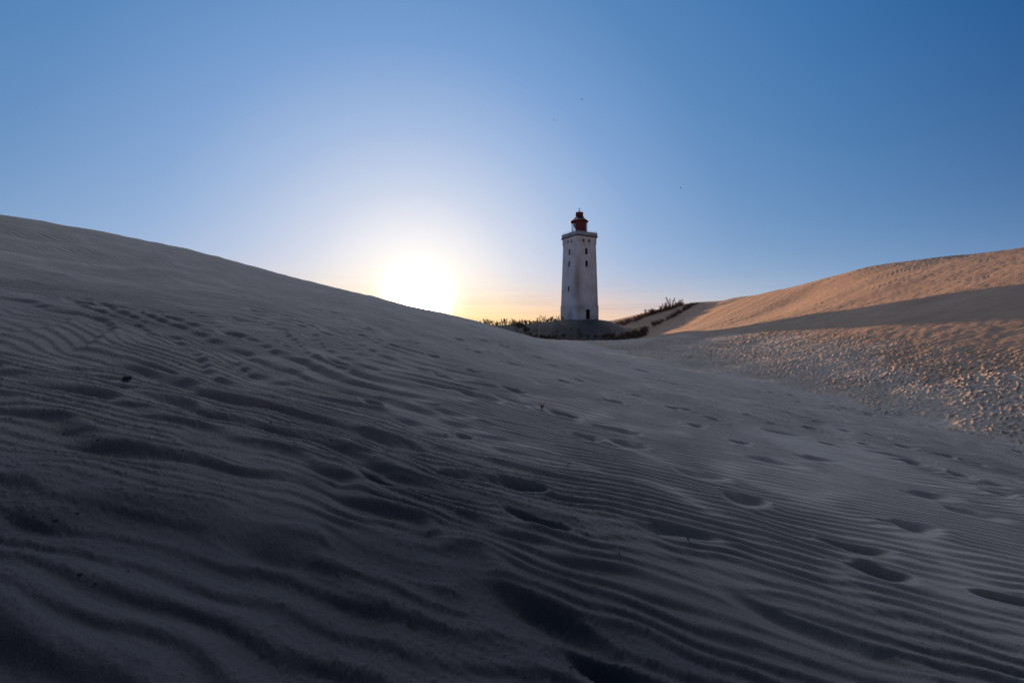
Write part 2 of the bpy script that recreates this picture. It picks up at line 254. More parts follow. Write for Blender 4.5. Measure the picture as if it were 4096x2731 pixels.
def detail(x, y):
    r = np.hypot(x, y)
    wx = .5*sample(T_LOW, x, y, 22)+.10*sample(T_MID, x, y, 30)
    wy = .42*sample(T_LOW, x+7, y+3, 22)+.07*sample(T_MID, x+5, y, 26)
    valley, right = region(x, y)
    left = 1-valley
    rough = np.clip(ss(.2, -3.2, x+.25*y-1.2+1.2*sample(T_LOW, x, y, 9)), 0, 1)*ss(16, 9, r)   # crusted sand low on the left
    h = .05*sample(T_LOW, x, y, 30)*ss(1, 8, r)*(1-.85*valley)
    # small wind ripples
    turn = .10*sample(T_LOW, x+3, y+9, 34)
    xr = x*np.cos(turn)+y*np.sin(turn)*.3; yr = y+.16*np.clip(x, -2.5, 99)-.05*np.clip(x+2.5, -99, 0)
    rip = ripple(xr+wx*.6, yr+wy*.55, .137)
    rip2 = ripple(xr+wx*.6+40, yr+wy*.6+11, .26, skew=.5)
    patch = .5+.5*np.tanh(1.1*sample(T_MID, x+9, y+4, 55)+.3)
    crest_fade = 1-.55*ss(14, 26, y-x*.6)
    near = ss(6, 2.6, r)
    amp = .0165*(1-.25*rough)*(.72+.4*patch)*crest_fade
    dn, dm = dent_field(x, y)
    h = h+left*(amp*rip+(.002+.005*near)*rip2)*(1-.65*dm)
    fin = ss(7, 3.5, r)
    h = h+left*fin*.0016*(.5+.8*patch)*ripple(xr+.3*wx+9, y+.30*x+.3*wy, .047, skew=.3)*(1-.6*dm)
    h = h+left*.016*ss(9, 14, r)*sample(T_MID, x, y, 26)
    # larger scalloped drifts nearby
    mes = ripple(x*.8+wx*.9, y+wy*1.1+.34*x, .62, MES_R, MES_I, 24, skew=.85)
    mm = left*ss(14, 3, r)*(.10+.90*ss(1.2, -2.2, x-.15*y))*(.6+.4*np.tanh(sample(T_LOW, x, y+5, 12)))
    h = h+.060*mm*mes
    h = h+dn
    # crumbs of crusted sand
    cr = sample(T_FINE, x, y, 7.0)
    h = h+left*rough*.0034*np.maximum(cr-.4, -.3)+left*.0005*cr*ss(9, 4, r)
    # trampled valley floor
    fy = ss(20, 48, y)
    tr = sample(TR, x+.5*wx, y+.5*wy, 10.5)*(1-.75*fy)+fy*sample(TR, x+3, y+.5*wy, 21)*1.6+.35*sample(TR, y+.4*wx, x+2, 15.7)
    lower = ss(7.5, 2.0, x-(15.9+(14.1-y)*.2048)) * ss(62, 30, y)
    pt = sample(T_MID, x+2, y+8, 70)
    tamp = valley*(1-right)*(.019+.008*np.clip(pt, -1.4, 1.4)+.005*lower)*(1+.5*ss(30, 60, y))
    tamp = tamp+right*(.010*ss(.8, 1.8, pt)+.014*ss(3.5, 0, x-(20.6+.04*(y-20))))
    fringe = left*ss(-4.5, 0, x-(15.9+(14.1-y)*.2048))*ss(.2, 1.3, pt+.35*ss(-2.2, 0, x-(15.9+(14.1-y)*.2048)))*.022
    h = h+(tamp+fringe)*tr
    h = h+valley*.012*sample(T_MID, x, y, 24)
    # ripples and slips on the right flank
    h = h+right*.0085*(.7+.3*patch)*ripple(x+.6*wx, y+.6*wy+.12*x, .27)*(1-ss(75, 95, y)*.7)
    h = h+right*.04*sample(T_LOW, x*.5+y*.2, y, 32)
    return h

def height(x, y, scuff=True):
    x = np.atleast_1d(np.asarray(x, float)); y = np.atleast_1d(np.asarray(y, float))
    return base_h(x, y)+detail(x, y)

def ground(x, y):
    return float(height(x, y)[0])

# ------------------------------------------------------------------ materials
def nt(name):
    m = bpy.data.materials.new(name); m.use_nodes = True
    t = m.node_tree
    return m, t, t.nodes, t.links, t.nodes['Principled BSDF']

def noise(N, L, vec, scale, detail=4, rough=.6):
    n = N.new('ShaderNodeTexNoise'); n.inputs['Scale'].default_value = scale
    n.inputs['Detail'].default_value = detail; n.inputs['Roughness'].default_value = rough
    L.new(vec, n.inputs['Vector'])
    return n.outputs['Fac']

def ramp(N, L, fac, stops):
    c = N.new('ShaderNodeValToRGB')
    e = c.color_ramp.elements
    e[0].position, e[0].color = stops[0][0], (*stops[0][1], 1)
    e[1].position, e[1].color = stops[-1][0], (*stops[-1][1], 1)
    for p, col in stops[1:-1]:
        k = e.new(p); k.color = (*col, 1)
    L.new(fac, c.inputs['Fac'])
    return c.outputs['Color']

def mixc(N, L, fac, a, b, mode='MIX'):
    m = N.new('ShaderNodeMix'); m.data_type = 'RGBA'; m.blend_type = mode
    for s, v in ((m.inputs[0], fac), (m.inputs[6], a), (m.inputs[7], b)):
        if hasattr(v, 'links'):
            L.new(v, s)
        elif isinstance(v, (int, float)):
            s.default_value = v
        else:
            s.default_value = (*v, 1)
    return m.outputs[2]

def math_(N, L, op, a, b=None, c=None):
    m = N.new('ShaderNodeMath'); m.operation = op
    for i, v in enumerate((a, b, c)):
        if v is None: continue
        if hasattr(v, 'links'): L.new(v, m.inputs[i])
        else: m.inputs[i].default_value = v
    return m.outputs[0]

def sand_material(name, dark=(.345, .29, .24), light=(.48, .41, .345), veg=False):
    m, t, N, L, P = nt(name)
    geo = N.new('ShaderNodeNewGeometry').outputs['Position']
    a = noise(N, L, geo, .35, 5)
    b = noise(N, L, geo, 9, 5, .7)
    g = noise(N, L, geo, 170, 4, .85)
    c = ramp(N, L, a, [(.3, dark), (.7, light)])
    c = mixc(N, L, .25, c, ramp(N, L, b, [(.35, dark), (.7, light)]))
    c = mixc(N, L, .75, c, ramp(N, L, g, [(.38, (.6, .58, .56)), (.5, (1, 1, 1)), (.66, (1.35, 1.35, 1.38))]), 'MULTIPLY')
    at = N.new('ShaderNodeAttribute'); at.attribute_name = 'painted_shade'
    c = mixc(N, L, at.outputs['Fac'], c, mixc(N, L, 1.0, c, (.20, .215, .26), 'MULTIPLY'))  # painted shade: darkens the foreground sand colour
    if veg:
        v = noise(N, L, geo, 1.3, 6, .75)
        vv = ramp(N, L, v, [(.50, (0, 0, 0)), (.68, (.8, .8, .8))])
        c = mixc(N, L, vv, c, (.12, .10, .075))
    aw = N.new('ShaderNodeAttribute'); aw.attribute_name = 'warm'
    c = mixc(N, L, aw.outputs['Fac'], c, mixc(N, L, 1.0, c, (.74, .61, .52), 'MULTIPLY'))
    L.new(c, P.inputs['Base Color'])
    P.inputs['Roughness'].default_value = .95
    P.inputs['Specular IOR Level'].default_value = .15
    bn = N.new('ShaderNodeBump'); bn.inputs['Strength'].default_value = .55; bn.inputs['Distance'].default_value = .007
    f1 = noise(N, L, geo, 75, 6, .8)
    s = math_(N, L, 'ADD', f1, math_(N, L, 'MULTIPLY', g, .35))
    L.new(s, bn.inputs['Height']); L.new(bn.outputs[0], P.inputs['Normal'])
    return m

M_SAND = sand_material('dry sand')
M_MOUND = sand_material('mound sand with dead grass', (.15, .13, .115), (.26, .23, .20), veg=True)

def flat_material(name, col, rough=.8, var=.35, scale=6, metal=0):
    m, t, N, L, P = nt(name)
    tc = N.new('ShaderNodeTexCoord').outputs['Object']
    n = noise(N, L, tc, scale, 5, .65)
    d = tuple(v*(1-var) for v in col); l = tuple(min(1, v*(1+var)) for v in col)
    L.new(ramp(N, L, n, [(.3, d), (.7, l)]), P.inputs['Base Color'])
    P.inputs['Roughness'].default_value = rough
    P.inputs['Metallic'].default_value = metal
    bn = N.new('ShaderNodeBump'); bn.inputs['Strength'].default_value = .3; bn.inputs['Distance'].default_value = .02
    L.new(n, bn.inputs['Height']); L.new(bn.outputs[0], P.inputs['Normal'])
    return m

def plaster_material(name, base=(.66, .66, .66), grime=.5):
    m, t, N, L, P = nt(name)
    tc = N.new('ShaderNodeTexCoord').outputs['Object']
    mp = N.new('ShaderNodeMapping'); mp.inputs['Scale'].default_value = (1, 1, .12); L.new(tc, mp.inputs['Vector'])
    streak = noise(N, L, mp.outputs[0], 2.6, 5, .7)
    blot = noise(N, L, tc, .35, 4, .6)
    fine = noise(N, L, tc, 5.0, 6, .8)
    c = ramp(N, L, fine, [(.3, tuple(v*.68 for v in base)), (.5, tuple(v*.92 for v in base)), (.7, tuple(min(.85, v*1.15) for v in base))])
    f = ramp(N, L, blot, [(.46, (0, 0, 0)), (.66, (1, 1, 1))])
    fs = math_(N, L, 'MULTIPLY', f, grime)
    c = mixc(N, L, fs, c, (.27, .235, .19))
    s = ramp(N, L, streak, [(.48, (1, 1, 1)), (.72, (.62, .6, .57))])
    c = mixc(N, L, grime, c, s, 'MULTIPLY')
    # brown stain down the corner that faces inland
    sp = N.new('ShaderNodeSeparateXYZ'); L.new(tc, sp.inputs[0])
    cx = math_(N, L, 'POWER', math_(N, L, 'ADD', sp.outputs[0], 2.6), 2.0); cy = math_(N, L, 'POWER', math_(N, L, 'ADD', sp.outputs[1], 2.75), 2.0)
    cz = math_(N, L, 'POWER', math_(N, L, 'MULTIPLY', math_(N, L, 'ADD', sp.outputs[2], -10.5), .24), 2.0)
    g1 = math_(N, L, 'EXPONENT', math_(N, L, 'MULTIPLY', math_(N, L, 'ADD', math_(N, L, 'ADD', cx, cy), cz), -.9))
    ex = math_(N, L, 'EXPONENT', math_(N, L, 'MULTIPLY', math_(N, L, 'POWER', math_(N, L, 'ADD', sp.outputs[0], -2.7), 2.0), -2.2))
    g2 = math_(N, L, 'MULTIPLY', math_(N, L, 'ADD', g1, math_(N, L, 'MULTIPLY', ex, .45)), math_(N, L, 'ADD', fine, .25))
    c = mixc(N, L, math_(N, L, 'MINIMUM', math_(N, L, 'MULTIPLY', g2, .95), .8), c, (.25, .21, .16))
    L.new(c, P.inputs['Base Color'])
    P.inputs['Roughness'].default_value = .9
    bn = N.new('ShaderNodeBump'); bn.inputs['Strength'].default_value = .5; bn.inputs['Distance'].default_value = .03
    L.new(fine, bn.inputs['Height']); L.new(bn.outputs[0], P.inputs['Normal'])
    return m

M_PLASTER = plaster_material('weathered whitewash', (.86, .86, .86), .32)
M_PLINTH = plaster_material('weathered plinth whitewash', (.80, .80, .79), .6)
M_PARAPET = plaster_material('grey parapet concrete', (.46, .49, .54), .5)
M_MOULD = flat_material('dark moulding', (.10, .095, .10), .85, .3, 3)
M_RED = flat_material('rusted red paint', (.135, .022, .022), .55, .65, 3.5)
M_IRON = flat_material('dark iron', (.04, .045, .055), .6, .3, 8)
M_DARK = flat_material('dark interior', (.012, .011, .010), .95, .3, 3)
M_FRAME = flat_material('dark window frame', (.03, .028, .028), .8, .3, 6)
M_INNER = flat_material('faded lantern lining', (.34, .29, .22), .8, .4, 4)
M_PLANT = flat_material('dry brown stalks', (.15, .085, .05), .8, .45, 9)
M_LEAF = flat_material('withered leaves', (.17, .08, .045), .75, .5, 12)
M_GRASS = flat_material('dark marram grass', (.13, .09, .055), .85, .5, 5)
M_WOOD = flat_material('bleached cane', (.42, .33, .22), .8, .3, 20)
M_STONE = flat_material('dark stone', (.035, .032, .032), .85, .4, 40)
M_TWIG = flat_material('dark twig', (.03, .024, .02), .85, .3, 40)
M_BIRD = flat_material('dark plumage', (.05, .055, .07), .8, .3, 9)

# ------------------------------------------------------------------ tagging helpers
def tag(o, label=None, cat=None, group=None, kind=None):
    if label: o['label'] = label
    if cat: o['category'] = cat
    if group: o['group'] = group
    if kind: o['kind'] = kind
    return o

def empty(name, loc, rz=0.0):
    o = bpy.data.objects.new(name, None); COL.objects.link(o)
    o.location = loc; o.rotation_euler = (0, 0, rz); o.empty_display_size = .5
    return o

def obj(name, bm, mat, parent=None, smooth=False, loc=None):
    me = bpy.data.meshes.new(name)
    bmesh.ops.recalc_face_normals(bm, faces=bm.faces) if smooth is not None else None
    bm.to_mesh(me); bm.free()
    if smooth:
        for p in me.polygons: p.use_smooth = True
    o = bpy.data.objects.new(name, me); COL.objects.link(o)
    me.materials.append(mat)
    if parent: o.parent = parent
    if loc: o.location = loc
    return o

# ------------------------------------------------------------------ ground sheets
def build_ground():
    u = np.linspace(-1.32, 1.32, 1480)
    front = np.arctan(u)
    a0 = front[-1]
    st = [R(.1)]
    while sum(st) < math.pi-a0:
        st.append(min(st[-1]*(1.004 if sum(st) < R(26) else 1.12), R(2.2)))
    st = np.cumsum(st); st = st/st[-1]*(math.pi-a0)
    back = np.concatenate([a0+st, 2*math.pi-a0-st[:-1][::-1]])
    th = np.concatenate([front, back])
    nth = len(th)
    rr = [.35]
    while rr[-1] < 4000:
        r = rr[-1]
        k = .0042 if r < 3 else .0027 if r < 24 else .003 if r < 62 else (.0050 if r < 140 else .02 if r < 400 else .12)
        rr.append(r*(1+k))
    r = np.array(rr); nr = len(r)
    TH, RR = np.meshgrid(th, r)
    X = np.sin(TH)*RR; Y = np.cos(TH)*RR
    Z = np.empty_like(X)
    for i in range(0, nr, 60):
        Z[i:i+60] = height(X[i:i+60].ravel(), Y[i:i+60].ravel()).reshape(X[i:i+60].shape)
    P = np.stack([X, Y, Z], -1)
    # vertex normals of the whole sheet, kept across the seams between the pieces
    def d(a, ax):
        return np.gradient(a, axis=ax)
    dr = np.stack([d(P[..., k], 0) for k in range(3)], -1)
    Pw = np.concatenate([P[:, -1:], P, P[:, :1]], 1)
    dt = (Pw[:, 2:]-Pw[:, :-2])*.5
    Nn = np.cross(dt, dr); Nn /= np.linalg.norm(Nn, axis=-1, keepdims=True)
    Nn *= np.sign(Nn[..., 2:3])
    # classify faces
    fx = X[:-1]; fy = Y[:-1]
    n0 = nr-1
    idx = np.arange(nr*nth).reshape(nr, nth)
    q = np.stack([idx[:-1], np.roll(idx[:-1], -1, 1), np.roll(idx[1:], -1, 1), idx[1:]], -1)
    valley, right = region(fx.ravel(), fy.ravel())
    valley = valley.reshape(fx.shape); right = right.reshape(fx.shape)
    d_m = np.hypot((fx-LH[0])*.86, fy-LH[1])
    cls = np.zeros(fx.shape, int)                                  # 0 left dune
    cls[(valley > .5)] = 1
    cls[(right > .5) & (fy > -40)] = 2
    cls[(fy > 62) & (fx < 23+.0*fy) & (cls != 2)] = 1
    cls[(np.hypot(fx, fy) > 185)] = 1
    cls[(fy < -45)] = 1
    terr = (fy > 88.5) & (fy < 118) & (fx < 16) & (fx > -50)
    cls[terr] = 3
    cls[(d_m < 12.2)] = 4
    cls[(fy > 88) & (d_m >= 12.2) & (fx > 18) & (fy < 180)] = 2
    painted_shade = np.clip(.85*ss(6.2, 1.3, RR)+.65*ss(3.5, -7, X+.3*Y-1.0+.5*sample(T_LOW, X.ravel(), Y.ravel(), 9).reshape(X.shape))*ss(15, 4, RR), 0, 1)  # foreground shade put into the sand colour, round the camera and lower left
    spec = [('left_dune', M_SAND, 0), ('sand_valley', M_SAND, 1), ('right_dune', M_SAND, 2), ('grassy_terrace', M_MOUND, 3), ('sand_mound', M_MOUND, 4)]
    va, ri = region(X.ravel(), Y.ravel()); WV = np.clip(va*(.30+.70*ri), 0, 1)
    V = P.reshape(-1, 3); NV = Nn.reshape(-1, 3); DV = painted_shade.reshape(-1)
    labels = {'left_dune': 'large shaded sand dune with fine wind ripples and footprints filling the foreground',
              'sand_valley': 'trampled sand floor of the valley between the two dunes',
              'right_dune': 'sunlit sand dune on the right crossed by the shadow of the lighthouse',
              'grassy_terrace': 'low terrace of sand and dead grass left of the lighthouse',
              'sand_mound': 'dark sand mound carrying the lighthouse'}
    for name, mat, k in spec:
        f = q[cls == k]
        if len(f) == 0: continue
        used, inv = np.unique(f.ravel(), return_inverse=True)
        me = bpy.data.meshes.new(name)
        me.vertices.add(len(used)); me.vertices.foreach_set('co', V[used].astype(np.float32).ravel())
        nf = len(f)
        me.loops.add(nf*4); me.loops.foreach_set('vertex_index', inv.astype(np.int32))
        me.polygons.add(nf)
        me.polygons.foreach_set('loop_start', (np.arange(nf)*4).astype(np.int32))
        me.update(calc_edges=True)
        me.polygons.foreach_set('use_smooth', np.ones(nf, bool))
        at = me.attributes.new('painted_shade', 'FLOAT', 'POINT')
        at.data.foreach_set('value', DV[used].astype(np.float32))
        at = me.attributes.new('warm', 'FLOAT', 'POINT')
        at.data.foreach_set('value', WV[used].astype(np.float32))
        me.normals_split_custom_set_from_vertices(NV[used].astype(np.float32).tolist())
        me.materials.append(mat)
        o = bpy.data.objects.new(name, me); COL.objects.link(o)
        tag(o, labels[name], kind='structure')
build_ground()

# ------------------------------------------------------------------ small mesh helpers
def box(bm, c, s, rz=0, taper=1.0):
    v = []
    for z, t in ((-.5, 1.0), (.5, taper)):
        for x, y in ((-.5, -.5), (.5, -.5), (.5, .5), (-.5, .5)):
            p = Vector((x*s[0]*t, y*s[1]*t, z*s[2])); p.rotate(Matrix.Rotation(rz, 3, 'Z'))
            v.append(bm.verts.new(p+Vector(c)))
    for f in ((3, 2, 1, 0), (4, 5, 6, 7), (0, 1, 5, 4), (1, 2, 6, 5), (2, 3, 7, 6), (3, 0, 4, 7)):
        bm.faces.new([v[i] for i in f])

def tube(bm, pts, rad, seg=6):
    pts = [Vector(p) for p in pts]
    rad = rad if isinstance(rad, (list, tuple)) else [rad]*len(pts)
    rings = []
    for i, p in enumerate(pts):
        t = (pts[min(i+1, len(pts)-1)]-pts[max(i-1, 0)]).normalized()
        a = t.orthogonal().normalized(); b = t.cross(a)
        rings.append([bm.verts.new(p+(a*math.cos(2*math.pi*k/seg)+b*math.sin(2*math.pi*k/seg))*rad[i]) for k in range(seg)])
    for r0, r1 in zip(rings, rings[1:]):
        for k in range(seg):
            bm.faces.new((r0[k], r0[(k+1) % seg], r1[(k+1) % seg], r1[k]))
    bm.faces.new(rings[0][::-1]); bm.faces.new(rings[-1])

def lathe(bm, prof, seg=40, a0=0.0, a1=2*math.pi, closed=True):
    """prof: (radius, z) list; a0..a1 the swept arc"""
    full = abs(a1-a0-2*math.pi) < 1e-6
    n = seg if full else seg+1
    rings = [[bm.verts.new((r*math.cos(a0+(a1-a0)*k/seg), r*math.sin(a0+(a1-a0)*k/seg), z)) for k in range(n)] for r, z in prof]
    for r0, r1 in zip(rings, rings[1:]):
        for k in range(seg):
            bm.faces.new((r0[k], r0[(k+1) % n], r1[(k+1) % n], r1[k]))
    if full and closed:
        bm.faces.new(rings[0][::-1]); bm.faces.new(rings[-1])

def square_frustum(bm, levels):
    """levels: (side, z) list - a closed solid of square rings"""
    rings = []
    for s, z in levels:
        h = s/2
        rings.append([bm.verts.new(p) for p in ((-h, -h, z), (h, -h, z), (h, h, z), (-h, h, z))])
    for a, b in zip(rings, rings[1:]):
        for k in range(4):
            bm.faces.new((a[k], a[(k+1) % 4], b[(k+1) % 4], b[k]))
    bm.faces.new(rings[0][::-1]); bm.faces.new(rings[-1])

def boolean(o, cutters):
    for c in cutters:
        md = o.modifiers.new('cut', 'BOOLEAN'); md.object = c; md.operation = 'DIFFERENCE'; md.solver = 'EXACT'
    dg = bpy.context.evaluated_depsgraph_get(); dg.update()
    me = bpy.data.meshes.new_from_object(o.evaluated_get(dg))
    o.modifiers.clear(); o.data = me
    for c in cutters:
        bpy.data.objects.remove(c, do_unlink=True)

# ------------------------------------------------------------------ the lighthouse
PHI = R(28)
def build_lighthouse():
    root = empty('lighthouse', (LH[0], LH[1], 0), PHI)
    tag(root, 'square white lighthouse with a red lantern standing on a sand mound between the dunes', 'lighthouse')
    # local frame: -Y face looks right of the camera, -X face looks left of it
    def side(z):      # side length of the shaft at height z
        return 5.68+(5.03-5.68)*(z-5.85)/(18.9-5.85)
    def cutter(face, t, z0, z1, w, depth=.24, arch=False, s=None):
        bm = bmesh.new()
        hs = (s if s else side((z0+z1)/2))/2
        pr = [(-w/2, z0), (w/2, z0)]
        if arch:
            zc = z1-w/2
            pr += [(w/2*math.cos(a), zc+w/2*math.sin(a)) for a in [math.pi*k/8 for k in range(9)]]
        else:
            zc = z1-w*.12
            pr += [(w/2, zc), (w*.25, z1), (-w*.25, z1), (-w/2, zc)]
        f0, f1 = [], []
        for px, pz in pr:
            if face == 'R':
                f0.append(bm.verts.new((t+px, -hs-.4, pz))); f1.append(bm.verts.new((t+px, -hs+depth, pz)))
            else:
                f0.append(bm.verts.new((-hs-.4, t+px, pz))); f1.append(bm.verts.new((-hs+depth, t+px, pz)))
        n = len(pr)
        bm.faces.new(f0); bm.faces.new(f1[::-1])
        for k in range(n):
            bm.faces.new((f0[k], f1[k], f1[(k+1) % n], f0[(k+1) % n]))
        return obj('cutter', bm, M_DARK, root)
    def pane(face, t, z0, z1, w, s, depth=.5, name='window', mat=M_DARK):
        """what stands at the back of an opening: dark panel in place of the unlit interior, with a frame"""
        hs = s/2
        bm = bmesh.new(); off = -hs+depth
        def b(bm_, ca, cz, sa, sz, th, push=0.0):
            if face == 'R': box(bm_, (t+ca, off+push, cz), (sa, th, sz))
            else: box(bm_, (off+push, t+ca, cz), (th, sa, sz))
        b(bm, 0, (z0+z1)/2, w*.97, (z1-z0)*.97, .04)
        o = obj(name, bm, mat, root)
        bm = bmesh.new()
        b(bm, -w/2+.035, (z0+z1)/2, .07, (z1-z0), .05, -.06)
        b(bm, w/2-.035, (z0+z1)/2, .07, (z1-z0), .05, -.06)
        b(bm, 0, z0+.035, w-.14, .07, .05, -.06)
        f = obj('frame', bm, M_FRAME, o)
        return o
    # plinth
    bm = bmesh.new(); square_frustum(bm, [(5.86, 0.5), (5.83, 5.75), (5.76, 5.85)])
    pl = obj('plinth', bm, M_PLINTH, root)
    boolean(pl, [cutter('R', -.12+.28, 2.9, 5.02, 1.12, .4, False, 5.83), cutter('R', .1, 5.55, 5.70, .3, .4, False, 5.83)])
    d = pane('R', .16, 2.9, 5.02, 1.12, 5.83, .36, 'doorway')
    # shaft, built from rings so that the taper is true
    bm = bmesh.new()
    square_frustum(bm, [(side(z), z) for z in (5.85, 9, 12, 15, 18.9)])
    sh = obj('shaft', bm, M_PLASTER, root)
    wins = [('R', -.02, 16.62, 17.95, .68), ('R', -.02, 14.02, 15.38, .68),
            ('L', 0.10, 16.68, 17.95, .60), ('L', 0.10, 14.12, 15.40, .60), ('L', 0.10, 8.80, 10.05, .52)]
    boolean(sh, [cutter(f, t, a, b, w) for f, t, a, b, w in wins])
    for f, t, a, b, w in wins:
        pane(f, t, a, b, w, side((a+b)/2), .22)
    # corner strips and the crack in the render
    bm = bmesh.new()
    pts = []
    for k in range(26):
        z = 18.7-k*.5
        hs = side(z)/2
        x = 1.05+.10*math.sin(z*.9)+.12*math.sin(z*2.3)*.4+(.35 if z < 13 else .35*ss(18.7, 13, z))-(.5*ss(9, 6.5, z))
        pts.append((x, -hs-.004, z))
    tube(bm, pts, .022, 4)
    obj('downlead_cable', bm, M_MOULD, root)
    # frieze
    bm = bmesh.new()
    square_frustum(bm, [(5.04, 18.84), (5.20, 19.02), (5.20, 20.16), (5.44, 20.30), (5.44, 20.36)])
    fr = obj('frieze', bm, M_PLASTER, root)
    small = [('R', -.75, 19.20, 20.0, .46), ('R', .62, 19.20, 20.0, .46), ('L', -.70, 19.20, 20.0, .46), ('L', .62, 19.20, 20.0, .46)]
    cut = [cutter(f, t, a, b, w, .22, True, 5.2) for f, t, a, b, w in small]
    blind = [(f, t) for f in 'RL' for t in (-2.1, -1.65, -1.2, -.3, .16, 1.08, 1.55, 2.05)]
    cut += [cutter(f, t, 19.2, 19.98, .28, .05, True, 5.2) for f, t in blind]
    boolean(fr, cut)
    for f, t, a, b, w in small:
        pane(f, t, a, b-.08, w, 5.2, .20)
    # moulding and parapet
    bm = bmesh.new(); square_frustum(bm, [(5.46, 20.37), (5.66, 20.50), (5.66, 20.60), (5.48, 20.68)])
    obj('cornice', bm, M_MOULD, root)
    bm = bmesh.new()
    for cx, cy, sx, sy in ((0, -2.65, 5.46, .16), (0, 2.65, 5.46, .16), (-2.65, 0, .16, 5.14), (2.65, 0, .16, 5.14)):
        box(bm, (cx, cy, 20.685+.36), (sx, sy, .72))
    pa = obj('parapet', bm, M_PARAPET, root)
    bm = bmesh.new(); box(bm, (0, 0, 20.75), (5.12, 5.12, .12)); obj('deck', bm, M_PARAPET, root)
    bm = bmesh.new()
    z0 = 21.40
    for s_ in (1,):
        for a, b in (((-2.62, -2.62), (2.62, -2.62)), ((2.62, -2.62), (2.62, 2.62)), ((2.62, 2.62), (-2.62, 2.62)), ((-2.62, 2.62), (-2.62, -2.62))):
            tube(bm, [(a[0], a[1], z0+.27), (b[0], b[1], z0+.27)], .022, 5)
            for k in range(4):
                x = a[0]+(b[0]-a[0])*k/4; y = a[1]+(b[1]-a[1])*k/4
                tube(bm, [(x, y, z0-.02), (x, y, z0+.27)], .022, 5)
    obj('railing', bm, M_IRON, root)
    # lantern: local angle of the line of sight (towards the camera)
    cam = math.atan2(-LH[1], -LH[0])-PHI
    a0, a1 = cam-R(28), cam+R(208)
    lan = bmesh.new()
    z1, z2 = 20.80, 24.35
    lathe(lan, [(1.60, z1), (1.60, z2), (1.54, z2), (1.54, z1), (1.60, z1)], 44, a0, a1, False)
    ln = obj('lantern_room', lan, M_RED, root, smooth=None)
    bm = bmesh.new(); lathe(bm, [(1.535, z1+.02), (1.535, z2)], 44, a0+.02, a1-.02, False)
    obj('lining', bm, M_INNER, ln, smooth=None)
    # torn triangular remnant of the lens housing inside the opening
    bm = bmesh.new()
    sd = cam-R(62)
    v = [(1.45*math.cos(sd-.25), 1.45*math.sin(sd-.25), 23.35), (1.5*math.cos(a0), 1.5*math.sin(a0), 23.5), (1.5*math.cos(a0), 1.5*math.sin(a0), 21.9)]
    vv = [bm.verts.new(p) for p in v]; ww = [bm.verts.new((p[0]*.96, p[1]*.96, p[2])) for p in v]
    bm.faces.new(vv); bm.faces.new(ww[::-1])
    for k in range(3): bm.faces.new((vv[k], vv[(k+1) % 3], ww[(k+1) % 3], ww[k]))
    obj('torn_panel', bm, M_INNER, root)
    for k, off in enumerate((-96, -72, -120, -150, -45, 95, 130)):
        a = cam+R(off); rr = 1.62 if off < 0 else 1.72
        bm = bmesh.new(); tube(bm, [(rr*math.cos(a), rr*math.sin(a), z1), (rr*math.cos(a), rr*math.sin(a), 24.25)], .045 if off < 0 else .035, 6)
        obj('post', bm, M_IRON, root)
    for z in (21.45, 22.0, 22.6):
        bm = bmesh.new()
        n = 14
        tube(bm, [(1.60*math.cos(a0-R(6)-k*R(112)/n), 1.60*math.sin(a0-R(6)-k*R(112)/n), z) for k in range(n+1)], .022, 4)
        obj('hoop', bm, M_IRON, root)
    bm = bmesh.new()   # roof with a flared eave
    lathe(bm, [(1.50, 24.20), (1.93, 23.98), (1.98, 24.04), (1.96, 24.12), (1.60, 24.36), (1.20, 24.72), (.86, 25.22), (.80, 25.22), (.80, 24.9), (1.40, 24.34), (1.50, 24.20)], 48, closed=False)
    rf = obj('roof', bm, M_RED, root, smooth=True)
    bm = bmesh.new()
    lathe(bm, [(.80, 25.18), (.89, 25.24), (.84, 25.32), (.84, 25.90), (.88, 25.98), (.80, 26.06), (.35, 26.12), (.28, 26.20)], 36)
    dr = obj('vent_drum', bm, M_RED, root, smooth=True)
    # crossed curling arms on top; they lie square to the line of sight
    side_v = Vector((-math.sin(cam), math.cos(cam), 0))
    bm = bmesh.new()
    for s_ in (-1, 1):
        prof = [(.42, 26.02), (.30, 26.18), (.16, 26.45), (.03, 26.70), (-.06, 26.86), (-.13, 26.98), (-.19, 27.05), (-.24, 27.03)]
        tube(bm, [tuple(side_v*(p*s_)+Vector((0.03*s_*math.cos(cam), .03*s_*math.sin(cam), z))) for p, z in prof], [.045, .042, .038, .04, .05, .055, .06, .025], 6)
    tube(bm, [(0, 0, 26.15), (0, 0, 26.62)], .03, 6)
    obj('finial', bm, M_IRON, root)
    for s_ in (-1, 1):
        bm = bmesh.new()
        tube(bm, [tuple(side_v*(p*s_)+Vector((0, 0, z))) for p, z in [(.55, 26.02), (.66, 26.04), (.74, 26.12), (.76, 26.24)]], .03, 5)
        obj('hook', bm, M_IRON, root)
    return root
build_lighthouse()

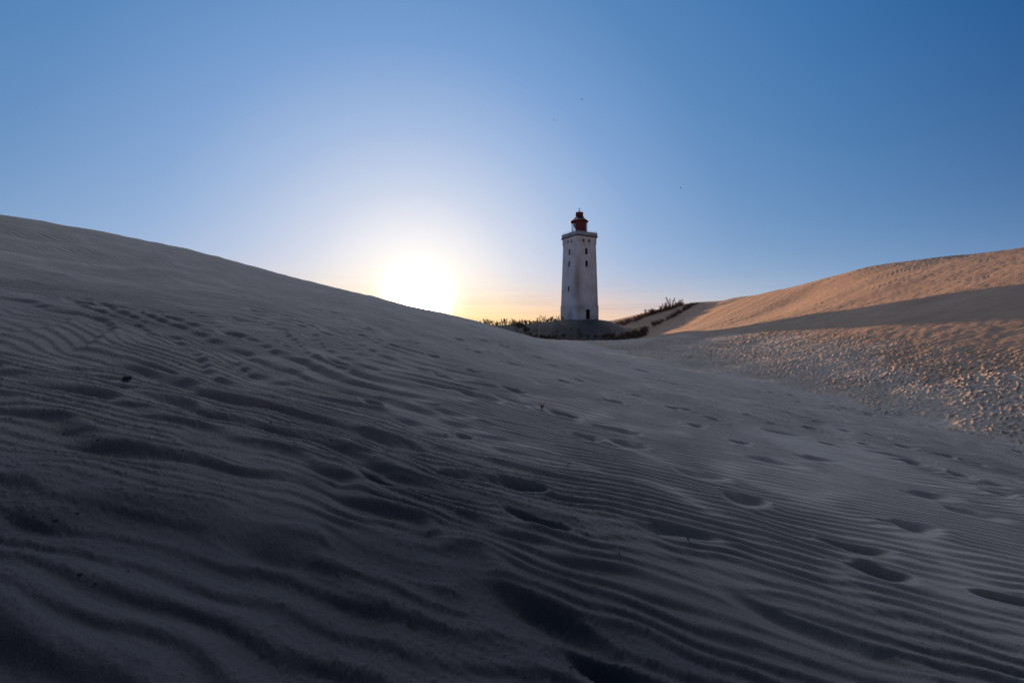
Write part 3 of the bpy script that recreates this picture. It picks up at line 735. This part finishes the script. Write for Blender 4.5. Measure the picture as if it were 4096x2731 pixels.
# ------------------------------------------------------------------ plants
def stem_plant(seed, h, stems, spread, leafy):
    r = random.Random(seed)
    bs, bl = bmesh.new(), bmesh.new()
    for s in range(stems):
        az = r.uniform(0, 2*math.pi); lean = r.uniform(.05, spread); hh = h*r.uniform(.6, 1.0)
        d = Vector((math.cos(az), math.sin(az), 0)); side = Vector((-d.y, d.x, 0))
        bend = r.uniform(-.25, .35)
        pts = []
        n = 7
        for k in range(n+1):
            t = k/n
            pts.append(d*(.06+lean*hh*t+.18*hh*t*t)+side*(bend*hh*.3*t*t)+Vector((0, 0, hh*t*(1-.12*t)-.15)))
        tube(bs, pts, [.032*(1-.75*k/n) for k in range(n+1)], 4)
        for k in range(int(leafy*hh)):
            t = r.uniform(.22, 1.0)**.75
            i = min(int(t*n), n-1); p = pts[i].lerp(pts[i+1], t*n-i)
            la = r.uniform(0, 2*math.pi); up = r.uniform(.1, 1.1)
            L = r.uniform(.12, .30)*(1.15-.5*t)
            ld = Vector((math.cos(la)*math.cos(up), math.sin(la)*math.cos(up), math.sin(up)))
            sd = ld.cross(Vector((r.uniform(-1, 1), r.uniform(-1, 1), 1))).normalized()*L*r.uniform(.14, .26)
            dr = Vector((0, 0, -L*r.uniform(0, .4)))
            q = [p, p+ld*L*.5+sd, p+ld*L+dr, p+ld*L*.5-sd]
            bl.faces.new([bl.verts.new(v) for v in q])
    return bs, bl

def mesh_of(bm, name, mat):
    me = bpy.data.meshes.new(name); bm.to_mesh(me); bm.free(); me.materials.append(mat); return me

PROTO = []
for i, (h, st, sp, lf) in enumerate([(1.5, 5, .25, 26), (1.2, 7, .4, 30), (1.8, 4, .18, 30), (1.0, 8, .5, 26), (1.35, 5, .6, 34), (.85, 9, .7, 30)]):
    a, b = stem_plant(100+i, h, st, sp, lf)
    PROTO.append((mesh_of(a, 'stems', M_PLANT), mesh_of(b, 'leaves', M_LEAF)))

def place_plant(x, y, k, s, label, group, name='wild_plant', tilt=(0, 0)):
    o = bpy.data.objects.new(name, None); COL.objects.link(o)
    o.location = (x, y, ground(x, y)); o.rotation_euler = (tilt[0], tilt[1], random.uniform(0, 6.28)); o.scale = (s, s, s)
    tag(o, label, 'plant', group)
    for nm, me in (('stems', PROTO[k][0]), ('leaves', PROTO[k][1])):
        c = bpy.data.objects.new(nm, me); COL.objects.link(c); c.parent = o
    return o

rp = random.Random(5)
# the fringe along the rim of the terrace, left of the tower
for i in range(62):
    t = i/61
    x = -7.5+t*18.3+rp.uniform(-.25, .25)
    y = 97.2+rp.uniform(-.8, 1.2)
    big = rp.random()
    place_plant(x, y, rp.choice([0, 1, 2, 4, 3, 5]), .55+.65*big*(1-.35*ss(.8, 1, t)), 'withered leafy stalk in the fringe of plants along the terrace rim left of the lighthouse', 'stalks along the terrace rim')

def shrub(seed, w, h):
    """dense low dead bush: many thin twigs and leaf flecks"""
    r = random.Random(seed); bs, bl = bmesh.new(), bmesh.new()
    for s in range(46):
        az = r.uniform(0, 2*math.pi); rad = w*math.sqrt(r.random())*.5
        p0 = Vector((math.cos(az)*rad*.6, math.sin(az)*rad*.6, -.1))
        p2 = p0+Vector((math.cos(az)*rad*.7+r.uniform(-.1, .1), math.sin(az)*rad*.7, h*r.uniform(.4, 1.0)))
        p1 = p0.lerp(p2, .5)+Vector((r.uniform(-.08, .08), r.uniform(-.08, .08), .05))
        tube(bs, [p0, p1, p2], [.022, .015, .006], 3)
        for k in range(9):
            t = r.uniform(.15, 1); p = p0.lerp(p2, t)
            a = Vector((r.uniform(-1, 1), r.uniform(-1, 1), r.uniform(-.2, 1))).normalized()*r.uniform(.08, .2)
            b = a.cross(Vector((r.uniform(-1, 1), r.uniform(-1, 1), r.uniform(-1, 1)))).normalized()*r.uniform(.02, .05)
            bl.faces.new([bl.verts.new(v) for v in (p, p+a*.5+b, p+a, p+a*.5-b)])
    return mesh_of(bs, 'twigs', M_PLANT), mesh_of(bl, 'leaves', M_LEAF)
SHRUBS = [shrub(300+i, w, h) for i, (w, h) in enumerate([(1.5, .8), (1.2, 1.0), (1.9, .65), (1.4, .9)])]
def place_shrub(x, y, k, s, label, group, zs=1.0):
    o = bpy.data.objects.new('shrub', None); COL.objects.link(o)
    o.location = (x, y, ground(x, y)); o.rotation_euler = (0, 0, random.uniform(0, 6.28)); o.scale = (s, s, s*zs)
    tag(o, label, 'shrub', group)
    for nm, me in (('twigs', SHRUBS[k][0]), ('leaves', SHRUBS[k][1])):
        c = bpy.data.objects.new(nm, me); COL.objects.link(c); c.parent = o

def hit(px, py, near=20, far=170):
    """ground point in the direction (px, py) of a 1024 x 682 survey of the slopes seen from the origin"""
    u = (px-512)/455; v = (332.5-py)/455
    Y = np.arange(near, far, .25)
    z = base_h(u*Y, Y)
    k = np.nonzero(z > v*Y)[0]
    return (u*Y[k[0]], Y[k[0]]) if len(k) else None
#PLANTS_BEGIN

SRC_B = [(645, 328.5), (655, 324), (664, 320.5), (673, 316), (681, 311.5), (688, 307), (694, 303.5), (669, 318), (677, 313.5), (685, 309), (691, 305), (659, 323)]
SRC_A = [(620, 323.5), (627, 322), (634, 320.5), (640, 318), (646, 316), (652, 313.5), (658, 311.5), (664, 309.5), (670, 308), (677, 305.5), (683, 303.5), (624, 324), (637, 319.5), (649, 315), (661, 311), (667, 309), (674, 307), (680, 305), (686, 303), (655, 313), (690, 301.5)]
for i, (px, py) in enumerate(SRC_A):
    h = hit(px+rp.uniform(-1, 1), py)
    if h: place_shrub(h[0], h[1], i % 4, rp.uniform(.9, 1.4), 'low brown bush in the upper band of scrub climbing the far ridge', 'bushes of the upper band on the ridge')
for i, (px, py) in enumerate(SRC_B):
    h = hit(px+rp.uniform(-.7, .7), py)
    if h: place_shrub(h[0], h[1], i % 4, rp.uniform(.9, 1.35), 'reddish brown bush in the lower band of scrub edging the right dune', 'bushes of the lower band edging the dune')
for i, (px, py, s) in enumerate([(664, 309, 1.3), (668, 308, 1.0), (671, 308, 1.7), (674, 307, 1.2), (677, 305, 1.5), (681, 304, 1.2), (684, 302, 1.4), (640, 318, .9), (645, 315, 1.0), (651, 313, 1.2), (655, 312, .9), (687, 301, .9), (660, 311, 1.0), (636, 319, .8)]):
    h = hit(px, py)
    if h: place_plant(h[0], h[1], i % 6, s*1.25, 'tall leafy stalk rising against the sky from the scrub on the far ridge', 'tall stalks on the far ridge')
h = hit(692.5, 301.5)
if h: place_plant(h[0], h[1], 0, 1.7, 'lone leaning stalk at the top right end of the scrub on the ridge', None, tilt=(0, .55))
for i, (px, py) in enumerate([(631, 334), (636, 333.5), (641, 332.5), (645, 331), (606, 336), (612, 336.5), (618, 336.5), (624, 336.5), (588, 336), (595, 337), (602, 337), (580, 336.5), (640, 334), (628, 336), (572, 336.5), (563, 336.5), (556, 336.5), (549, 336)]):
    h = hit(px, py)
    if h: place_shrub(h[0], h[1], i % 4, rp.uniform(.8, 1.25) if px > 600 else rp.uniform(.4, .65), 'dark scrubby tuft at the foot of the lighthouse mound', 'dark tufts at the foot of the mound')
for i, (px, py, s) in enumerate([(638, 333, .9), (642, 332, 1.1), (646, 331, .8), (634, 333, .8), (654, 326, .8)]):
    h = hit(px, py)
    if h: place_plant(h[0], h[1], i % 6, s*1.2, 'upright dark stalk in the hollow right of the lighthouse mound', 'stalks in the hollow')

def marram():
    r = random.Random(9); bm = bmesh.new()
    spots = []
    for k in range(3800):
        a = r.uniform(-math.pi, .15) ; d = r.gauss(12.0, .5)
        spots.append((LH[0]+math.cos(a)*d/.9, LH[1]+math.sin(a)*d/1.05))
    for k in range(1300):
        spots.append((r.uniform(-8, 14), r.gauss(90.3, .7)))
    for k in range(500):
        spots.append((r.uniform(-8, 10), r.uniform(92, 97.5)))
    xs = np.array([s[0] for s in spots]); ys = np.array([s[1] for s in spots])
    keep = sample(T_MID, xs, ys, 9)+.6*sample(T_MID, xs+3, ys, 40) > .35
    zs = base_h(xs, ys)
    for x, y, z, kk in zip(xs, ys, zs, keep):
        if not kk: continue
        for j in range(3):
            az = r.uniform(0, 6.28); h = r.uniform(.12, .45); l = r.uniform(.1, .45)*h
            px_ = x+r.uniform(-.15, .15); py_ = y+r.uniform(-.15, .15); w = .022
            a = Vector((px_-w, py_, z-.05)); b = Vector((px_+w, py_, z-.05))
            m = Vector((px_+math.cos(az)*l*.4, py_+math.sin(az)*l*.4, z+h*.6)); t = Vector((px_+math.cos(az)*l, py_+math.sin(az)*l, z+h))
            v = [bm.verts.new(q) for q in (a, b, m+Vector((w*.7, 0, 0)), t, m-Vector((w*.7, 0, 0)))]
            bm.faces.new(v)
    me = bpy.data.meshes.new('marram_grass'); bm.to_mesh(me); bm.free(); me.materials.append(M_GRASS)
    o = bpy.data.objects.new('marram_grass', me); COL.objects.link(o)
    tag(o, 'dead marram grass around the foot of the lighthouse mound and terrace', 'grass', kind='stuff')
marram()

# ------------------------------------------------------------------ cane, stones and twigs on the sand
def dune_point(px, py, near=1.0, far=60):
    u = (px-512)/455; v = (332.5-py)/455
    Y = np.arange(near, far, .02); z = base_h(u*Y, Y)
    k = np.nonzero(z > v*Y)[0]
    return (float(u*Y[k[0]]), float(Y[k[0]]))
x, y = dune_point(538.7, 337.5, 30, 95)
bm = bmesh.new()
tube(bm, [(0, 0, -.2), (.02, 0, .5), (.06, 0, 1.0), (.08, .02, 1.55)], [.035, .032, .03, .02], 6)
o = obj('cane', bm, M_WOOD); o.location = (x, y, ground(x, y))
tag(o, 'thin pale cane standing upright where the dune edge meets the valley', 'stick')

def stone(px, py, size, label, cat='stone', group=None):
    x, y = dune_point(px, py); r = random.Random(int(px*7+py))
    bm = bmesh.new(); bmesh.ops.create_icosphere(bm, subdivisions=2, radius=1)
    for v in bm.verts:
        n = 1+.28*math.sin(v.co.x*3.1+px)+.2*math.sin(v.co.y*4.3+py)+r.uniform(-.1, .1)
        v.co = Vector((v.co.x*n*1.25, v.co.y*n*.9, v.co.z*n*.62+ (.15 if v.co.x > .3 else 0)))*size
    o = obj('stone', bm, M_STONE); o.location = (x, y, ground(x, y)+size*.25)
    tag(o, label, cat, group)
stone(127, 382, .031, 'largest dark stone lying on the rippled sand at the left')
for (px, py, s) in [(106, 455.5, .016), (55, 521.5, .014), (78, 514, .013), (80, 580, .010), (128, 566, .010), (180, 364, .018), (149, 382, .012), (64, 428, .012),
                    (124, 427, .010), (98, 442, .010), (183, 454, .010), (331, 437, .011), (23, 403, .012), (15, 453, .010), (271, 424, .013), (96, 588, .009)]:
    stone(px, py, s*.62, 'small dark pebble scattered on the shaded sand at the left', 'pebble', 'pebbles on the shaded sand')

def twig(px, py, L, az, label, curl=.2, group=None):
    x, y = dune_point(px, py)
    bm = bmesh.new()
    pts = [(math.cos(az)*L*t, math.sin(az)*L*t, curl*L*math.sin(t*math.pi)+.003) for t in (-.5, -.2, .1, .35, .5)]
    tube(bm, pts, [.0016, .003, .0032, .0025, .0012], 5)
    tube(bm, [pts[2], (pts[2][0]+L*.12, pts[2][1]+L*.1, pts[2][2]+L*.1)], [.002, .001], 4)
    o = obj('twig', bm, M_TWIG)
    h = [ground(x+p[0], y+p[1]) for p in (pts[0], pts[-1])]
    o.location = (x, y, max(h)+.001)
    tag(o, label, 'twig', group)
x, y = dune_point(542, 404)
bm = bmesh.new()
for k in range(6):
    a = k*1.1; tube(bm, [(0, 0, 0), (.02*math.cos(a), .02*math.sin(a), .04), (.05*math.cos(a), .04*math.sin(a), .05+.01*k)], [.006, .005, .002], 5)
o = obj('dry_tuft', bm, M_PLANT); o.location = (x, y, ground(x, y)); tag(o, 'tiny dried tuft standing alone between footprints on the dune face', 'plant')
twig(568, 460, .075, -.9, 'dark twig lying on the ripples near the middle of the dune face', .3)
twig(475, 509.5, .03, 1.4, 'short twig upright among the ripples left of centre', .3)
twig(688, 532.5, .035, -.5, 'upper dark seed pod in the large hollow in the foreground', .2)
twig(688.5, 538, .02, -1.0, 'tiny scrap just below the dark seed pod in the hollow', .2)
twig(619, 555, .035, -1.1, 'curved twig on the ripples below the large hollow', .3)
twig(582, 578.5, .022, -.9, 'small dark bit of bark low in the centre of the picture', .1)
twig(658, 524, .02, -.3, 'thin dark scrap at the left end of the large hollow', .1)
twig(571, 663, .06, -1.2, 'long thin twig in the dark hollow at the bottom edge', .25)
twig(604, 459, .03, .3, 'small twig beside a footprint right of the middle', .2)

# ------------------------------------------------------------------ birds over the lighthouse
def bird(px, py, Y, roll, yaw, span, label):
    u = (px-512)/455; v = (332.5-py)/455
    b = empty('bird', (u*Y, Y, v*Y)); b.rotation_euler = (0, roll, yaw)
    tag(b, label, 'bird')
    bm = bmesh.new()
    tube(bm, [(0, -.30*span, 0), (0, -.2*span, .01), (0, 0, .015), (0, .16*span, .02), (0, .22*span, .01)], [.015*span, .05*span, .07*span, .04*span, .012*span], 7)
    obj('body', bm, M_BIRD, b)
    for s in (-1, 1):
        bm = bmesh.new()
        pts = [(0, .06, .02), (.22*s, .10, .09), (.5*s, -.02, .03), (.5*s, -.05, .03), (.22*s, -.04, .085), (0, -.10, .02)]
        t = [bm.verts.new(Vector(p)*span) for p in pts]; d = [bm.verts.new(Vector(p)*span-Vector((0, 0, .012*span))) for p in pts]
        bm.faces.new(t); bm.faces.new(d[::-1])
        for k in range(6): bm.faces.new((t[k], d[k], d[(k+1) % 6], t[(k+1) % 6]))
        obj('wing', bm, M_BIRD, b)
bird(582, 99.3, 150, -.5, .3, 1.35, 'highest of the three small birds flying over the lighthouse')
bird(554.4, 120, 165, .6, -.4, 1.2, 'small bird flying up left of the lighthouse top')
bird(680.6, 187.8, 170, .9, 1.0, 1.0, 'lowest small bird, flying in the blue sky right of the lighthouse')
#PLANTS_END

# ------------------------------------------------------------------ sky, sun and camera
def build_world():
    w = bpy.data.worlds.new('World'); SC.world = w; w.use_nodes = True
    t = w.node_tree; N, L = t.nodes, t.links
    bg = N['Background']
    sky = N.new('ShaderNodeTexSky'); sky.sky_type = 'NISHITA'; sky.sun_disc = False
    sky.sun_elevation = SUN_EL; sky.sun_rotation = SUN_AZ
    sky.air_density = 1.0; sky.dust_density = 1.2; sky.ozone_density = 1.6
    tc = N.new('ShaderNodeTexCoord').outputs['Generated']
    nv = N.new('ShaderNodeVectorMath'); nv.operation = 'NORMALIZE'; L.new(tc, nv.inputs[0])
    dt = N.new('ShaderNodeVectorMath'); dt.operation = 'DOT_PRODUCT'; L.new(nv.outputs[0], dt.inputs[0]); dt.inputs[1].default_value = SUN
    ang = math_(N, L, 'ARCCOSINE', math_(N, L, 'MINIMUM', dt.outputs['Value'], .999999))
    fa = math_(N, L, 'DIVIDE', ang, math.pi)                # 0..1 = 0..180 degrees from the sun
    sep = N.new('ShaderNodeSeparateXYZ'); L.new(nv.outputs[0], sep.inputs[0])
    el = math_(N, L, 'ARCSINE', sep.outputs['Z'])
    def lin(c): return tuple(((v/255+.055)/1.055)**2.4 if v > 10 else v/255/12.92 for v in c)
    def D(d): return d/180
    # clear air, by distance from the sun
    blue = ramp(N, L, fa, [(D(0), lin((250, 250, 255))), (D(7), lin((234, 238, 246))), (D(13), lin((192, 207, 233))), (D(20), lin((155, 182, 222))),
                           (D(28), lin((116, 156, 208))), (D(38), lin((82, 131, 186))), (D(50), lin((54, 110, 168))), (D(62), lin((20, 82, 142))),
                           (D(90), lin((38, 66, 104))), (D(180), lin((44, 60, 92)))])
    haze = ramp(N, L, fa, [(D(0), lin((255, 250, 240))), (D(9), lin((248, 240, 236))), (D(16), lin((226, 226, 234))), (D(26), lin((196, 211, 230))),
                           (D(42), lin((163, 192, 222))), (D(60), lin((132, 168, 208))), (D(100), lin((140, 158, 190))), (D(180), lin((176, 184, 214)))])
    glow = ramp(N, L, fa, [(D(0), lin((255, 236, 190))), (D(8), lin((255, 222, 160))), (D(16), lin((252, 206, 156))), (D(24), lin((238, 200, 172))),
                           (D(36), lin((206, 198, 196))), (D(55), lin((150, 172, 200))), (D(180), lin((130, 125, 140)))])
    elp = math_(N, L, 'MAXIMUM', el, 0.0)
    fh = math_(N, L, 'EXPONENT', math_(N, L, 'MULTIPLY', elp, -1/R(9.5)))
    fg = math_(N, L, 'EXPONENT', math_(N, L, 'MULTIPLY', math_(N, L, 'POWER', math_(N, L, 'DIVIDE', elp, R(4.6)), 2.0), -1.0))
    c = mixc(N, L, fh, blue, haze)
    # thin streaks of cloud low over the sea
    mp = N.new('ShaderNodeMapping'); mp.inputs['Scale'].default_value = (2.2, 2.2, 55); L.new(nv.outputs[0], mp.inputs['Vector'])
    nz = noise(N, L, mp.outputs[0], 1.6, 5, .6)
    st = ramp(N, L, nz, [(.47, (0, 0, 0)), (.66, (1, 1, 1))])
    c = mixc(N, L, fg, c, glow)
    stf = math_(N, L, 'MULTIPLY', math_(N, L, 'MULTIPLY', st, fg), .6)
    c = mixc(N, L, stf, c, mixc(N, L, 1.0, c, (.72, .70, .82), 'MULTIPLY'))
    # the burnt-out core round the sun
    core = math_(N, L, 'MULTIPLY', math_(N, L, 'EXPONENT', math_(N, L, 'MULTIPLY', math_(N, L, 'POWER', math_(N, L, 'DIVIDE', ang, R(1.27)), 1.22), -1.0)), 24.0)
    hot = math_(N, L, 'MULTIPLY', math_(N, L, 'EXPONENT', math_(N, L, 'MULTIPLY', math_(N, L, 'DIVIDE', ang, R(.8)), -1.0)), 30.0)
    cg = N.new('ShaderNodeCombineColor')
    for i, k in enumerate((1.0, .88, .66)):
        L.new(math_(N, L, 'ADD', math_(N, L, 'MULTIPLY', core, (1, .84, .64)[i]), math_(N, L, 'MULTIPLY', hot, (1, .8, .5)[i])), cg.inputs[i])
    c = mixc(N, L, 1.0, c, cg.outputs[0], 'ADD')
    # added fill light: unseen bright sky patch overhead, ahead of the viewer
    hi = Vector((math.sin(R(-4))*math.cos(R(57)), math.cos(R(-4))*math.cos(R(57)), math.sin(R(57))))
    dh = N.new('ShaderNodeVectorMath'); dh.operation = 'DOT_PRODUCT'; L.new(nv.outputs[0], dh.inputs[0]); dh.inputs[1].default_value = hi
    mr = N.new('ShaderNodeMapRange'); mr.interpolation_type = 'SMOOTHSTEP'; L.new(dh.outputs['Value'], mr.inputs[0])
    mr.inputs[1].default_value = math.cos(R(19.5)); mr.inputs[2].default_value = math.cos(R(9)); mr.inputs[3].default_value = 0; mr.inputs[4].default_value = SKY_FILL
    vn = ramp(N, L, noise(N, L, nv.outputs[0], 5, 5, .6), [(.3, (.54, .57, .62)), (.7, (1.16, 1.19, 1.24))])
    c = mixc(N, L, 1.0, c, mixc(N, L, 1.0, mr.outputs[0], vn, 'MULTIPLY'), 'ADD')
    nk = mixc(N, L, 1.0, sky.outputs[0], (.005, .005, .005), 'MULTIPLY')
    c = mixc(N, L, 1.0, c, nk, 'ADD')
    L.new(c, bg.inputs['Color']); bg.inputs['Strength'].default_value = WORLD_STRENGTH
WORLD_STRENGTH = 1.0; SKY_FILL = 4.3  # strength of the added sky patch that lights the sand
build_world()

sun = bpy.data.lights.new('sun', 'SUN'); sun.energy = 11.5; sun.angle = R(.5); sun.color = (1.0, .53, .25)
so = bpy.data.objects.new('sun', sun); COL.objects.link(so)
so.rotation_euler = SUN.to_track_quat('Z', 'Y').to_euler(); so.location = (0, 0, 40)

cam = bpy.data.cameras.new('camera'); cam.lens = 16; cam.sensor_width = 36; cam.clip_end = 9000; cam.clip_start = .05
cam.shift_y = -8.5/1024
co = bpy.data.objects.new('camera', cam); COL.objects.link(co)
co.location = (0, 0, 0); co.rotation_euler = (R(90), 0, 0)
SC.camera = co
SC.view_settings.view_transform = 'Standard'; SC.view_settings.look = 'None'; SC.view_settings.exposure = 0
SC.cycles.use_denoising = True
